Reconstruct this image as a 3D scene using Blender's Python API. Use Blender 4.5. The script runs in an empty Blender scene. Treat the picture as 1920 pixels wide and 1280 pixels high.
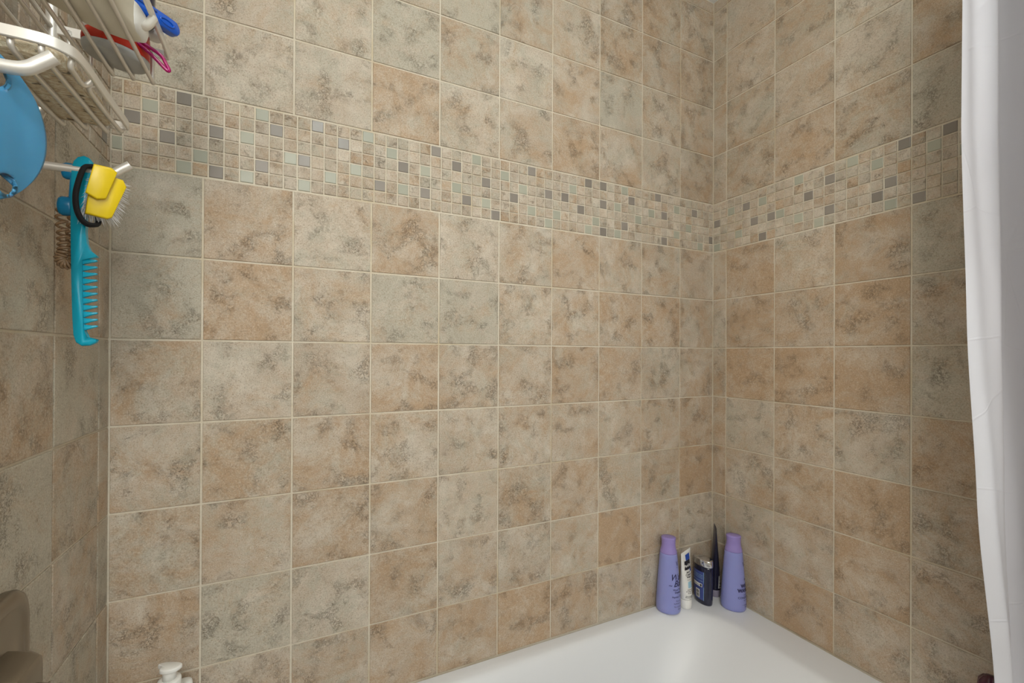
import bpy, bmesh, math, random
from mathutils import Vector, Matrix, noise as mnoise
random.seed(7)
PI = math.pi
S = bpy.context.scene
COL = S.collection

# ------------------------------------------------------------------ camera
PT = 0.1552                      # tile pitch (6 inch tile and joint)
RIM = 0.42                       # height of the tub deck
Z0 = RIM + 7 * PT                # underside of the mosaic band
ZA = Z0 + 1.00534 * PT           # top of the mosaic band
XR = 1.5241                      # alcove length
CEIL = 2.321
F_PX, CX, CY = 834.07, 948.63, 662.77
yaw, pitch, roll = -0.44856, 0.00274, 0.00465
CAM = Vector((0.29084, -1.01168, 1.17134))
r0 = Vector((math.cos(yaw), math.sin(yaw), 0)); f0 = Vector((-math.sin(yaw), math.cos(yaw), 0)); u0 = Vector((0, 0, 1))
fw = f0 * math.cos(pitch) + u0 * math.sin(pitch); uu = -f0 * math.sin(pitch) + u0 * math.cos(pitch)
rr = r0 * math.cos(roll) + uu * math.sin(roll); up = -r0 * math.sin(roll) + uu * math.cos(roll)
cd = bpy.data.cameras.new('camera'); cam = bpy.data.objects.new('camera', cd); COL.objects.link(cam)
cam.matrix_world = Matrix(((rr.x, up.x, -fw.x, CAM.x), (rr.y, up.y, -fw.y, CAM.y), (rr.z, up.z, -fw.z, CAM.z), (0, 0, 0, 1)))
cd.sensor_width = 36.0; cd.lens = F_PX / 1920 * 36.0; cd.clip_start = 0.01
cd.shift_x = -(CX - 960) / 1920; cd.shift_y = (CY - 640) / 1920
S.camera = cam

# ------------------------------------------------------------------ world, lights, exposure
S.view_settings.view_transform = 'Standard'; S.view_settings.look = 'None'
S.view_settings.exposure = 0.0; S.view_settings.gamma = 1.0; S.view_settings.use_curve_mapping = False
w = bpy.data.worlds.new('room_air'); S.world = w; w.use_nodes = True
w.node_tree.nodes['Background'].inputs[0].default_value = (0.9, 0.95, 1.0, 1); w.node_tree.nodes['Background'].inputs[1].default_value = 0.15

def area(name, loc, target, sx, sy, power, color):
    d = bpy.data.lights.new(name, 'AREA'); d.shape = 'RECTANGLE'; d.size = sx; d.size_y = sy; d.energy = power; d.color = color
    o = bpy.data.objects.new(name, d); COL.objects.link(o); o.location = loc
    o.rotation_euler = (Vector(target) - Vector(loc)).to_track_quat('-Z', 'Y').to_euler()
    return o
area('front_fill_light', (0.80, -2.46, 1.45), (0.80, 0.0, 1.35), 1.3, 1.0, 11.5, (0.94, 0.99, 1.0))  # added soft fill from behind the camera, no window is built there
area('left_fill_light', (0.03, -1.36, 1.70), (1.5, -0.25, 0.80), 0.8, 0.35, 19.0, (1.0, 0.955, 0.895))  # added warm fill to brighten the right wall, no vanity lamp stands here
LAMP = (0.42, -1.12, 2.19); LAMP_E = 40.0     # ceiling globe lamp, built below

# ------------------------------------------------------------------ material helpers
def lin(c):
    return tuple((v / 255 / 12.92) if v / 255 <= 0.04045 else ((v / 255 + 0.055) / 1.055) ** 2.4 for v in c) + (1,)
def newmat(name):
    m = bpy.data.materials.new(name); m.use_nodes = True; nt = m.node_tree
    return m, nt, nt.nodes['Principled BSDF']
def N(nt, typ, **kw):
    n = nt.nodes.new(typ)
    for k, v in kw.items():
        if k.startswith('i_'):
            n.inputs[k[2:]].default_value = v
        else: setattr(n, k, v)
    return n
def L(nt, a, b): nt.links.new(a, b)
def mixc(nt, fac, a, b, blend='MIX'):
    n = nt.nodes.new('ShaderNodeMix'); n.data_type = 'RGBA'; n.blend_type = blend; n.clamp_factor = True
    for s, v in ((n.inputs[0], fac), (n.inputs[6], a), (n.inputs[7], b)):
        if hasattr(v, 'is_output'): nt.links.new(v, s)
        else: s.default_value = v
    return n.outputs[2]
def mth(nt, op, a, b=0.0, c=None, clamp=False):
    n = nt.nodes.new('ShaderNodeMath'); n.operation = op; n.use_clamp = clamp
    for i, v in enumerate((a, b, c)):
        if v is None: continue
        if hasattr(v, 'is_output'): nt.links.new(v, n.inputs[i])
        else: n.inputs[i].default_value = v
    return n.outputs[0]
def smooth(nt, x, a, b):
    n = nt.nodes.new('ShaderNodeMapRange'); n.interpolation_type = 'SMOOTHSTEP'
    nt.links.new(x, n.inputs[0]); n.inputs[1].default_value = a; n.inputs[2].default_value = b
    return n.outputs[0]
def noise(nt, vec, scale, detail=4, rough=0.55, dist=0.0):
    n = N(nt, 'ShaderNodeTexNoise'); L(nt, vec, n.inputs['Vector'])
    n.inputs['Scale'].default_value = scale; n.inputs['Detail'].default_value = detail
    n.inputs['Roughness'].default_value = rough; n.inputs['Distortion'].default_value = dist
    return n.outputs['Fac']
def bump(nt, bs, h, strength, dist):
    n = N(nt, 'ShaderNodeBump'); n.inputs['Strength'].default_value = strength; n.inputs['Distance'].default_value = dist
    L(nt, h, n.inputs['Height']); L(nt, n.outputs[0], bs.inputs['Normal']); return n
def plain(name, c, rough=0.4, metal=0.0, spec=0.5, coat=0.0, trans=0.0, sss=0.0, vary=0.03, bumpamt=0.0, bscale=200):
    m, nt, bs = newmat(name)
    bs.inputs['Roughness'].default_value = rough; bs.inputs['Metallic'].default_value = metal
    bs.inputs['Specular IOR Level'].default_value = spec; bs.inputs['Coat Weight'].default_value = coat
    bs.inputs['Transmission Weight'].default_value = trans
    if sss: bs.inputs['Subsurface Weight'].default_value = sss; bs.inputs['Subsurface Scale'].default_value = 0.005
    tc = N(nt, 'ShaderNodeTexCoord'); f = noise(nt, tc.outputs['Object'], 60, 3)
    a = lin(c); b = tuple(max(0, v * (1 - 2 * vary)) for v in a[:3]) + (1,)
    L(nt, mixc(nt, f, a, b), bs.inputs['Base Color'])
    if bumpamt: bump(nt, bs, noise(nt, tc.outputs['Object'], bscale, 3), bumpamt, 0.001)
    return m

# travertine look ceramic; the object's colour carries (warmth, tone, greyness) of each tile
def tile_mat(name, small=False):
    m, nt, bs = newmat(name)
    tc = N(nt, 'ShaderNodeTexCoord'); oi = N(nt, 'ShaderNodeObjectInfo')
    sep = N(nt, 'ShaderNodeSeparateColor'); L(nt, oi.outputs['Color'], sep.inputs[0])
    warm, tone, grey = sep.outputs[0], sep.outputs[1], sep.outputs[2]
    off = N(nt, 'ShaderNodeCombineXYZ')
    for i, k in enumerate((31.0, 17.0, 53.0)): L(nt, mth(nt, 'MULTIPLY', oi.outputs['Random'], k), off.inputs[i])
    va = N(nt, 'ShaderNodeVectorMath', operation='ADD'); L(nt, tc.outputs['Object'], va.inputs[0]); L(nt, off.outputs[0], va.inputs[1])
    v = va.outputs[0]
    big = noise(nt, v, 9 if not small else 26, 4, 0.6, 0.3)
    vb = N(nt, 'ShaderNodeVectorMath', operation='ADD'); L(nt, v, vb.inputs[0]); vb.inputs[1].default_value = (7.3, 2.1, 9.7)
    big2 = noise(nt, vb.outputs[0], 12 if not small else 34, 7, 0.80, 0.5)
    vc = N(nt, 'ShaderNodeVectorMath', operation='ADD'); L(nt, v, vc.inputs[0]); vc.inputs[1].default_value = (1.7, 8.4, 3.3)
    big3 = noise(nt, vc.outputs[0], 15 if not small else 40, 6, 0.78, 0.4)
    med = noise(nt, v, 44 if not small else 90, 6, 0.86, 0.5)
    fine = noise(nt, vb.outputs[0], 420, 2, 0.7, 0.2)
    fine2 = noise(nt, vc.outputs[0], 130, 5, 0.82, 0.5)
    pale = lin((206, 195, 179)); mid = lin((189, 173, 154)); warmc = lin((181, 152, 121)); greyc = lin((180, 174, 157)); dark = lin((138, 119, 96))
    c = mixc(nt, smooth(nt, big, 0.34, 0.66), pale, mid)
    gf = smooth(nt, mth(nt, 'ADD', big3, mth(nt, 'MULTIPLY', grey, 0.22)), 0.50, 0.76)
    c = mixc(nt, mth(nt, 'MULTIPLY', gf, 0.80), c, greyc)
    wf = smooth(nt, mth(nt, 'ADD', big2, mth(nt, 'MULTIPLY', warm, 0.24)), 0.48, 0.82)
    c = mixc(nt, mth(nt, 'MULTIPLY', wf, 0.95), c, warmc)
    # darker clouded patches, crackled relief inside some of them
    pm = smooth(nt, med, 0.52, 0.76)
    c = mixc(nt, mth(nt, 'MULTIPLY', pm, 0.46), c, dark)
    ridge = mth(nt, 'SUBTRACT', 1.0, smooth(nt, mth(nt, 'ABSOLUTE', mth(nt, 'SUBTRACT', fine2, 0.5)), 0.0, 0.028))
    rmask = smooth(nt, noise(nt, vb.outputs[0], 22 if not small else 50, 3, 0.6), 0.47, 0.72)
    c = mixc(nt, mth(nt, 'MULTIPLY', mth(nt, 'MULTIPLY', ridge, rmask), 0.85), c, lin((98, 82, 63)))
    c = mixc(nt, mth(nt, 'MULTIPLY', smooth(nt, fine, 0.53, 0.70), 0.55), c, dark)
    c = mixc(nt, mth(nt, 'MULTIPLY', smooth(nt, fine, 0.46, 0.30), 0.40), c, lin((222, 212, 194)))
    # overall tone of the tile
    tn = N(nt, 'ShaderNodeCombineColor')
    t = mth(nt, 'ADD', 0.76, mth(nt, 'MULTIPLY', tone, 0.45))
    for i in range(3): L(nt, t, tn.inputs[i])
    c = mixc(nt, 1.0, c, tn.outputs[0], 'MULTIPLY')
    L(nt, c, bs.inputs['Base Color'])
    bs.inputs['Roughness'].default_value = 0.58; bs.inputs['Specular IOR Level'].default_value = 0.35
    h = mth(nt, 'ADD', mth(nt, 'MULTIPLY', fine2, 0.6), mth(nt, 'ADD', mth(nt, 'MULTIPLY', med, 1.2), mth(nt, 'MULTIPLY', mth(nt, 'MULTIPLY', ridge, rmask), -0.35)))
    bump(nt, bs, h, 0.85, 0.0020)
    return m
def grout_mat():
    m, nt, bs = newmat('grout')
    tc = N(nt, 'ShaderNodeTexCoord')
    a = noise(nt, tc.outputs['Object'], 6, 4); b = noise(nt, tc.outputs['Object'], 240, 3)
    c = mixc(nt, smooth(nt, a, 0.45, 0.7), lin((222, 213, 195)), lin((208, 193, 164)))
    c = mixc(nt, mth(nt, 'MULTIPLY', b, 0.35), c, lin((150, 136, 112)))
    L(nt, c, bs.inputs['Base Color']); bs.inputs['Roughness'].default_value = 0.85
    bump(nt, bs, b, 0.4, 0.001); return m
def glass_mat(name, c, c2):
    m, nt, bs = newmat(name)
    tc = N(nt, 'ShaderNodeTexCoord'); oi = N(nt, 'ShaderNodeObjectInfo')
    L(nt, mixc(nt, oi.outputs['Random'], lin(c), lin(c2)), bs.inputs['Base Color'])
    bs.inputs['Roughness'].default_value = 0.30; bs.inputs['Coat Weight'].default_value = 0.0; bs.inputs['Coat Roughness'].default_value = 0.04
    bump(nt, bs, noise(nt, tc.outputs['Object'], 60, 2), 0.1, 0.001); return m
M = {}
M['tile'] = tile_mat('ceramic_tile'); M['mosaic'] = tile_mat('stone_mosaic', True); M['grout'] = grout_mat()
M['gdark'] = glass_mat('taupe_glass', (132, 124, 115), (146, 138, 129)); M['ggreen'] = glass_mat('sage_glass', (163, 163, 147), (174, 173, 156))
M['paint'] = plain('wall_paint', (222, 218, 208), 0.8, bumpamt=0.1); M['ceil'] = plain('ceiling_paint', (232, 232, 230), 0.85)
M['floor'] = plain('floor_vinyl', (150, 138, 122), 0.5)
M['tub'] = plain('tub_acrylic', (222, 223, 225), 0.36, spec=0.35, coat=0.0, vary=0.004)
M['nickel'] = plain('brushed_nickel', (150, 143, 132), 0.28, metal=1.0, vary=0.02)
M['chrome'] = plain('chrome', (225, 225, 228), 0.06, metal=1.0, vary=0.0)
M['alu'] = plain('satin_aluminium', (226, 222, 214), 0.38, metal=0.5, vary=0.02)
M['lilac'] = plain('lilac_plastic', (142, 147, 206), 0.34, sss=0.1, vary=0.01); M['lilaccap'] = plain('violet_plastic', (150, 134, 198), 0.30, vary=0.01)
M['ink'] = plain('navy_ink', (40, 38, 84), 0.5, vary=0); M['black'] = plain('black_ink', (22, 22, 26), 0.5, vary=0)
M['white'] = plain('white_plastic', (236, 235, 230), 0.35, vary=0.01); M['white2'] = plain('ivory_plastic', (226, 220, 202), 0.4, vary=0.02)
M['navy'] = plain('navy_plastic', (24, 26, 52), 0.15, coat=0.5, vary=0.02); M['navytube'] = plain('navy_tube', (34, 34, 56), 0.3, vary=0.02)
M['blue'] = plain('royal_blue', (10, 84, 190), 0.25, coat=0.3, vary=0.02); M['pblue'] = plain('print_blue', (30, 76, 176), 0.4, vary=0)
M['lblue'] = plain('print_sky', (160, 200, 218), 0.4, vary=0); M['lab'] = plain('label_blue', (70, 84, 150), 0.35, vary=0.06)
M['teal'] = plain('turquoise_plastic', (0, 158, 186), 0.28, vary=0.02); M['tealdk'] = plain('deep_turquoise', (0, 116, 160), 0.3, vary=0.02)
M['yellow'] = plain('yellow_plastic', (232, 200, 8), 0.35, vary=0.03); M['bristle'] = plain('white_bristle', (238, 238, 240), 0.5, vary=0)
M['elastic'] = plain('black_elastic', (14, 13, 16), 0.8, bumpamt=0.4, bscale=900)
M['red'] = plain('red_plastic', (196, 44, 18), 0.3, vary=0.02); M['grey'] = plain('grey_plastic', (176, 176, 172), 0.4, vary=0.02)
M['pink'] = plain('magenta_plastic', (196, 24, 122), 0.2, trans=0.35, vary=0.02); M['maroon'] = plain('maroon_plastic', (72, 14, 46), 0.2, coat=0.4, vary=0.05)
M['coil'] = plain('brown_clear_cord', (176, 142, 108), 0.2, trans=0.45, vary=0.05); M['lilacgrey'] = plain('lilac_grey_plastic', (148, 140, 160), 0.4, vary=0.01)
def disc_mat():
    m, nt, bs = newmat('blue_silicone')
    tc = N(nt, 'ShaderNodeTexCoord')
    mp = N(nt, 'ShaderNodeMapping'); mp.inputs['Scale'].default_value = (1, 1, 0.12); L(nt, tc.outputs['Object'], mp.inputs[0])
    f = noise(nt, mp.outputs[0], 30, 2)
    L(nt, mixc(nt, f, lin((36, 124, 166)), lin((84, 150, 192))), bs.inputs['Base Color'])
    bs.inputs['Roughness'].default_value = 0.42; bs.inputs['Subsurface Weight'].default_value = 0.3; bs.inputs['Subsurface Scale'].default_value = 0.004
    return m
M['disc'] = disc_mat()
def loofah_mat():
    m, nt, bs = newmat('loofah_fibre')
    tc = N(nt, 'ShaderNodeTexCoord'); mp = N(nt, 'ShaderNodeMapping'); mp.inputs['Scale'].default_value = (1, 2.2, 1.4); mp.inputs['Rotation'].default_value = (0, 0, 0.9)
    L(nt, tc.outputs['Object'], mp.inputs[0])
    a = noise(nt, mp.outputs[0], 130, 5, 0.7, 0.6); b = noise(nt, mp.outputs[0], 60, 3, 0.5)
    c = mixc(nt, smooth(nt, a, 0.40, 0.62), lin((222, 200, 164)), lin((248, 238, 214)))
    c = mixc(nt, mth(nt, 'MULTIPLY', smooth(nt, b, 0.38, 0.31), 0.75), c, lin((58, 44, 30)))
    L(nt, c, bs.inputs['Base Color']); bs.inputs['Roughness'].default_value = 0.9
    bump(nt, bs, a, 0.9, 0.003); return m
M['loofah'] = loofah_mat()
def curtain_mat(name, c, woven):
    m, nt, bs = newmat(name)
    out = nt.nodes['Material Output']
    bs.inputs['Base Color'].default_value = lin(c); bs.inputs['Roughness'].default_value = 0.38 if not woven else 0.9
    tr = N(nt, 'ShaderNodeBsdfTranslucent'); tr.inputs[0].default_value = lin(c)
    mx = N(nt, 'ShaderNodeMixShader'); mx.inputs[0].default_value = 0.3
    L(nt, bs.outputs[0], mx.inputs[1]); L(nt, tr.outputs[0], mx.inputs[2]); L(nt, mx.outputs[0], out.inputs[0])
    tc = N(nt, 'ShaderNodeTexCoord')
    if woven:
        a = noise(nt, tc.outputs['Object'], 900, 2, 0.5); wv = N(nt, 'ShaderNodeTexWave'); wv.bands_direction = 'Z'; wv.inputs['Scale'].default_value = 150; wv.inputs['Distortion'].default_value = 3
        L(nt, tc.outputs['Object'], wv.inputs[0])
        bump(nt, bs, mth(nt, 'ADD', a, wv.outputs['Fac']), 0.35, 0.001)
    else:
        mp = N(nt, 'ShaderNodeMapping'); mp.inputs['Rotation'].default_value = (0, 0.5, 0); L(nt, tc.outputs['Object'], mp.inputs[0])
        a = noise(nt, tc.outputs['Object'], 5, 3, 0.5)
        vo = N(nt, 'ShaderNodeTexVoronoi', feature='DISTANCE_TO_EDGE'); vo.inputs['Scale'].default_value = 5.0; L(nt, mp.outputs[0], vo.inputs['Vector'])
        cr = mth(nt, 'SUBTRACT', 1.0, smooth(nt, vo.outputs['Distance'], 0.0, 0.012))
        bump(nt, bs, mth(nt, 'ADD', mth(nt, 'MULTIPLY', a, 2.0), mth(nt, 'MULTIPLY', cr, 0.12)), 0.5, 0.006)
    return m
M['liner'] = curtain_mat('vinyl_liner', (220, 221, 228), False); M['cloth'] = curtain_mat('woven_curtain', (232, 230, 232), True)

# ------------------------------------------------------------------ object helpers
def obj(name, me, mat=None, parent=None, loc=None, rz=0.0):
    o = bpy.data.objects.new(name, me); COL.objects.link(o)
    if mat is not None and me is not None and not me.materials: me.materials.append(M[mat] if isinstance(mat, str) else mat)
    if parent: o.parent = parent
    if loc: o.location = loc
    if rz: o.rotation_euler.z = rz
    return o
def tag(o, label, cat, group=None):
    o['label'] = label; o['category'] = cat
    if group: o['group'] = group
    return o
def thing(name, label, cat, loc=(0, 0, 0), rz=0.0, group=None):
    return tag(obj(name, None, None, None, loc, rz), label, cat, group)
def struct(o): o['kind'] = 'structure'; return o
def mesh(name, vs, fs, smooth_=True):
    me = bpy.data.meshes.new(name); me.from_pydata([tuple(v) for v in vs], [], fs); me.update()
    bm = bmesh.new(); bm.from_mesh(me); bmesh.ops.recalc_face_normals(bm, faces=bm.faces); bm.to_mesh(me); bm.free()
    if smooth_:
        for p in me.polygons: p.use_smooth = True
    return me
def loft(name, rings, closed=True, cap0=True, cap1=True, smooth_=True):
    n = len(rings[0]); vs = [v for r in rings for v in r]; fs = []
    for i in range(len(rings) - 1):
        for j in range(n if closed else n - 1):
            k = (j + 1) % n
            fs.append((i * n + j, i * n + k, (i + 1) * n + k, (i + 1) * n + j))
    if cap0: fs.append(tuple(range(n - 1, -1, -1)))
    if cap1: fs.append(tuple((len(rings) - 1) * n + j for j in range(n)))
    return mesh(name, vs, fs, smooth_)
def autosmooth(o, ang=40):
    me = o.data; bm = bmesh.new(); bm.from_mesh(me)
    for e in bm.edges:
        if len(e.link_faces) == 2 and e.calc_face_angle(0) > math.radians(ang): e.smooth = False
    bm.to_mesh(me); bm.free(); return o
def tube(name, pts, r, seg=10, closed=False, cap=True, flat=None):
    pts = [Vector(p) for p in pts]; n = len(pts); rings = []
    ref = None
    for i, p in enumerate(pts):
        if closed: t = (pts[(i + 1) % n] - pts[i - 1])
        else: t = (pts[min(i + 1, n - 1)] - pts[max(i - 1, 0)])
        t.normalize()
        if ref is None:
            ref = Vector((0, 0, 1)) if abs(t.z) < 0.9 else Vector((1, 0, 0))
        a = ref - t * ref.dot(t)
        if a.length < 1e-5: a = t.orthogonal()
        a.normalize(); b = t.cross(a); ref = a
        ra = r if not callable(r) else r(i / (n - 1)); rb = ra
        if flat: ra, rb = flat
        rings.append([p + a * (math.cos(q) * ra) + b * (math.sin(q) * rb) for q in (2 * PI * k / seg for k in range(seg))])
    if closed:
        rings.append(rings[0]); return loft(name, rings, True, False, False)
    return loft(name, rings, True, cap, cap)
def spline(pts, k=6, closed=False):
    pts = [Vector(p) for p in pts]; n = len(pts); out = []
    rng = range(n if closed else n - 1)
    for i in rng:
        p0 = pts[i - 1] if (i > 0 or closed) else pts[0]; p1 = pts[i]; p2 = pts[(i + 1) % n]; p3 = pts[(i + 2) % n] if (closed or i + 2 < n) else pts[-1]
        for j in range(k):
            t = j / k
            out.append(0.5 * ((2 * p1) + (p2 - p0) * t + (2 * p0 - 5 * p1 + 4 * p2 - p3) * t * t + (3 * p1 - p0 - 3 * p2 + p3) * t ** 3))
    if not closed: out.append(pts[-1])
    return out
def strip_bar(name, pts, hw, ht, closed=False, updir=(0, 0, 1)):
    # flat bar: rectangle section, hw half width along updir, ht half thickness
    pts = [Vector(p) for p in pts]; n = len(pts); rings = []; upv = Vector(updir)
    for i, p in enumerate(pts):
        t = (pts[(i + 1) % n] - pts[i - 1]) if closed else (pts[min(i + 1, n - 1)] - pts[max(i - 1, 0)])
        t.normalize(); a = upv - t * upv.dot(t); a.normalize(); b = t.cross(a)
        c = ht * 0.5
        rings.append([p + a * x + b * y for x, y in ((hw - c, ht), (hw, ht - c), (hw, -ht + c), (hw - c, -ht), (-hw + c, -ht), (-hw, -ht + c), (-hw, ht - c), (-hw + c, ht))])
    if closed: rings.append(rings[0]); return loft(name, rings, True, False, False, False)
    return loft(name, rings, True, True, True, True)
def box(name, x0, x1, y0, y1, z0, z1, bev=0.0, seg=2):
    bm = bmesh.new(); bmesh.ops.create_cube(bm, size=1)
    for v in bm.verts: v.co = Vector(((x0 + x1) / 2 + v.co.x * (x1 - x0), (y0 + y1) / 2 + v.co.y * (y1 - y0), (z0 + z1) / 2 + v.co.z * (z1 - z0)))
    if bev: bmesh.ops.bevel(bm, geom=bm.edges[:], offset=bev, segments=seg, affect='EDGES', profile=0.5)
    me = bpy.data.meshes.new(name); bm.to_mesh(me); bm.free()
    if bev:
        for p in me.polygons: p.use_smooth = True
    return me
def prism(name, poly, d0, d1, origin, ax, ay, az, bev=0.003, inset=None):
    # polygon in (ax, ay) plane extruded along az with rounded rims
    o = Vector(origin); ax, ay, az = Vector(ax), Vector(ay), Vector(az)
    cx = sum(p[0] for p in poly) / len(poly); cy = sum(p[1] for p in poly) / len(poly)
    size = max(max(abs(p[0] - cx), abs(p[1] - cy)) for p in poly)
    rings = []
    for d, s in ((d0, 1 - bev / size), (d0 + bev * 0.3, 1 - bev * 0.3 / size), (d0 + bev, 1), (d1 - bev, 1), (d1 - bev * 0.3, 1 - bev * 0.3 / size), (d1, 1 - bev / size)):
        rings.append([o + ax * (cx + (p[0] - cx) * s) + ay * (cy + (p[1] - cy) * s) + az * d for p in poly])
    return loft(name, rings)
def lathe(name, prof, ex=1.0, ey=1.0, seg=40, cap0=True, cap1=True):
    return loft(name, [[(r * ex * math.cos(2 * PI * j / seg), r * ey * math.sin(2 * PI * j / seg), z) for j in range(seg)] for r, z in prof], True, cap0, cap1)
def text_polys(s, size, shear=0.0, bold=0.0, align='CENTER'):
    cu = bpy.data.curves.new('lettering', 'FONT'); cu.body = s; cu.size = size; cu.align_x = align; cu.shear = shear; cu.offset = bold; cu.resolution_u = 3
    o = bpy.data.objects.new('lettering', cu); COL.objects.link(o)
    dg = bpy.context.evaluated_depsgraph_get(); me = bpy.data.meshes.new_from_object(o.evaluated_get(dg))
    vs = [v.co.copy() for v in me.vertices]; fs = [tuple(p.vertices) for p in me.polygons]
    bpy.data.objects.remove(o); bpy.data.curves.remove(cu); bpy.data.meshes.remove(me)
    return vs, fs
def lettering(name, lines, surf, mat, parent):
    # lines: (text, size, height on surface, lateral offset, shear, bold); surf(s, z) -> point just off the surface
    for t, size, z, s0, sh, bo in lines:
        vs, fs = text_polys(t, size, sh, bo)
        me = bpy.data.meshes.new(name); me.from_pydata([tuple(surf(v.x + s0, z + v.y)) for v in vs], [], fs); me.update()
        obj(name, me, mat, parent)
def patch(name, surf, s0, s1, z0, z1, mat, parent, n=10, m=2, cut=None):
    vs = [surf(s0 + (s1 - s0) * i / n, z0 + (z1 - z0) * j / m) for j in range(m + 1) for i in range(n + 1)]
    fs = [(j * (n + 1) + i, j * (n + 1) + i + 1, (j + 1) * (n + 1) + i + 1, (j + 1) * (n + 1) + i) for j in range(m) for i in range(n)]
    me = bpy.data.meshes.new(name); me.from_pydata([tuple(v) for v in vs], [], fs); me.update()
    return obj(name, me, mat, parent)
def patches(name, surf, rects, mat, parent):
    V, Fc = [], []
    for s0, s1, z0, z1 in rects:
        b = len(V)
        for z in (z0, z1):
            for i in range(5): V.append(tuple(surf(s0 + (s1 - s0) * i / 4, z)))
        Fc += [(b + i, b + i + 1, b + 6 + i, b + 5 + i) for i in range(4)]
    me = bpy.data.meshes.new(name); me.from_pydata(V, [], Fc); me.update()
    return obj(name, me, mat, parent)

# ------------------------------------------------------------------ room shell
G = 0.0022                                   # joint depth
wall_back = struct(obj('wall_back', box('wall_back', -0.12, XR + 0.12, G, 0.12, 0, CEIL), 'grout'))
wall_left = struct(obj('wall_left', box('wall_left', -0.12, -G, -0.83, G - 0.0001, 0, CEIL), 'grout'))
wall_right = struct(obj('wall_right', box('wall_right', XR + G, XR + 0.12, -0.83, G - 0.0001, 0, CEIL), 'grout'))
struct(obj('floor', box('floor', -0.2, 2.4, -2.62, 0.12, -0.1, 0), 'floor'))
struct(obj('ceiling', box('ceiling', -0.2, 2.4, -2.62, 0.12, CEIL, CEIL + 0.1), 'ceil'))
struct(obj('wall_room_left', box('wall_room_left', -0.12, 0.0, -2.5, -0.8301, 0, CEIL), 'paint'))
struct(obj('wall_front', box('wall_front', -0.12, 2.32, -2.62, -2.5001, 0, CEIL), 'paint'))
struct(obj('wall_room_right', box('wall_room_right', 2.2, 2.32, -2.5, -0.8301, 0, CEIL), 'paint'))
struct(obj('wall_stub', box('wall_stub', XR + 0.1201, 2.32, -0.83, -0.71, 0, CEIL), 'paint'))

m, nt, bs = newmat('lamp_glass'); bs.inputs['Base Color'].default_value = (1, 1, 1, 1)
bs.inputs['Emission Color'].default_value = (0.90, 1.0, 1.0, 1); bs.inputs['Emission Strength'].default_value = LAMP_E; M['lampglass'] = m
t = thing('ceiling_lamp', 'lit white glass globe lamp fixed to the bathroom ceiling', 'lamp', LAMP)
bm = bmesh.new(); bmesh.ops.create_uvsphere(bm, u_segments=24, v_segments=14, radius=0.085); me = bpy.data.meshes.new('globe'); bm.to_mesh(me); bm.free()
obj('globe', me, 'lampglass', t)
obj('base', lathe('base', [(0.05, 0.080), (0.065, 0.088), (0.07, CEIL - LAMP[2] - 0.0005)], seg=28), 'nickel', t)

# ------------------------------------------------------------------ tiles
JT = 0.0036                                  # joint width between tiles
_tm = {}
def tile_mesh(wd, ht, bev, depth, mat):
    key = (round(wd, 4), round(ht, 4), mat)
    if key in _tm: return _tm[key]
    a, b = wd / 2, ht / 2
    rings = []
    for ins, y in ((0, depth), (0, bev), (bev * 0.35, bev * 0.3), (bev, 0)):
        rings.append([(-a + ins, y, -b + ins), (a - ins, y, -b + ins), (a - ins, y, b - ins), (-a + ins, y, b - ins)])
    me = loft('tile', rings, True, False, True, False); me.materials.append(M[mat]); _tm[key] = me
    return me
def place_tile(wall, parent, name, u0, u1, z0, z1, jt, mat, col, bev=0.0011, jitter=0.0004, sink=0.0):
    wd, ht = u1 - u0 - jt, z1 - z0 - jt
    if wd < 0.003 or ht < 0.003: return
    me = tile_mesh(wd, ht, bev, 0.0045, mat)
    u, z = (u0 + u1) / 2, (z0 + z1) / 2
    d = random.uniform(-jitter, jitter * 0.5) - sink
    if wall == 'B': loc, rz = (u, -d, z), 0
    elif wall == 'R': loc, rz = (XR - d, -u, z), -PI / 2
    else: loc, rz = (d, -u, z), PI / 2
    o = obj(name, me, None, parent, loc, rz)
    o.rotation_euler.x = random.uniform(-1, 1) * jitter / 0.12; o.rotation_euler.z += random.uniform(-1, 1) * jitter / 0.12
    o.color = col
    return o
# tile tints by eye, with some of the cool-to-warm light gradient in them: w warm, W strongly warm, n neutral, p pale, g grey-green, o olive tan, d dark neutral
TINT = {'w': (0.66, 0.53, 0.20), 'W': (1.0, 0.55, 0.0), 'n': (0.38, 0.53, 0.42), 'p': (0.15, 0.62, 0.50), 'g': (0.08, 0.53, 1.0), 'o': (0.55, 0.48, 0.60), 'd': (0.48, 0.42, 0.45)}
def tint(ch):
    a = TINT[ch]; return (min(1, max(0, a[0] + random.uniform(-.1, .1))), min(1, a[1] + random.uniform(-.06, .06)), min(1, max(0, a[2] + random.uniform(-.1, .1))), 1)
BACK = {0: 'gwpwpnwnnn', 1: 'gwnggnwwwn', 2: 'opnwnnwwnn', 3: 'oownnnwnnw', 4: 'onwwpowndW', 5: 'wgpwnnnWwn', 6: 'wnnwwWwnnd',
        10: 'gpppwpnwnn', 11: 'gppgpngond', 12: 'gppggonodd', 13: 'gppggnnddd', 14: 'gpgggndddd'}
BACK[10] = 'gppwpnwnnd'; BACK[11] = 'gppgopngnod'[:10]
RIGHT = {0: 'nWnwgg', 1: 'nwwWoo', 2: 'nWWWgg', 3: 'wpwnwo', 4: 'wnwWoo', 5: 'dnnWnn', 6: 'dnWnnn', 10: 'dowogg', 11: 'donpoo', 12: 'onopgg', 13: 'ononoo', 14: 'dondoo'}
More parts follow.
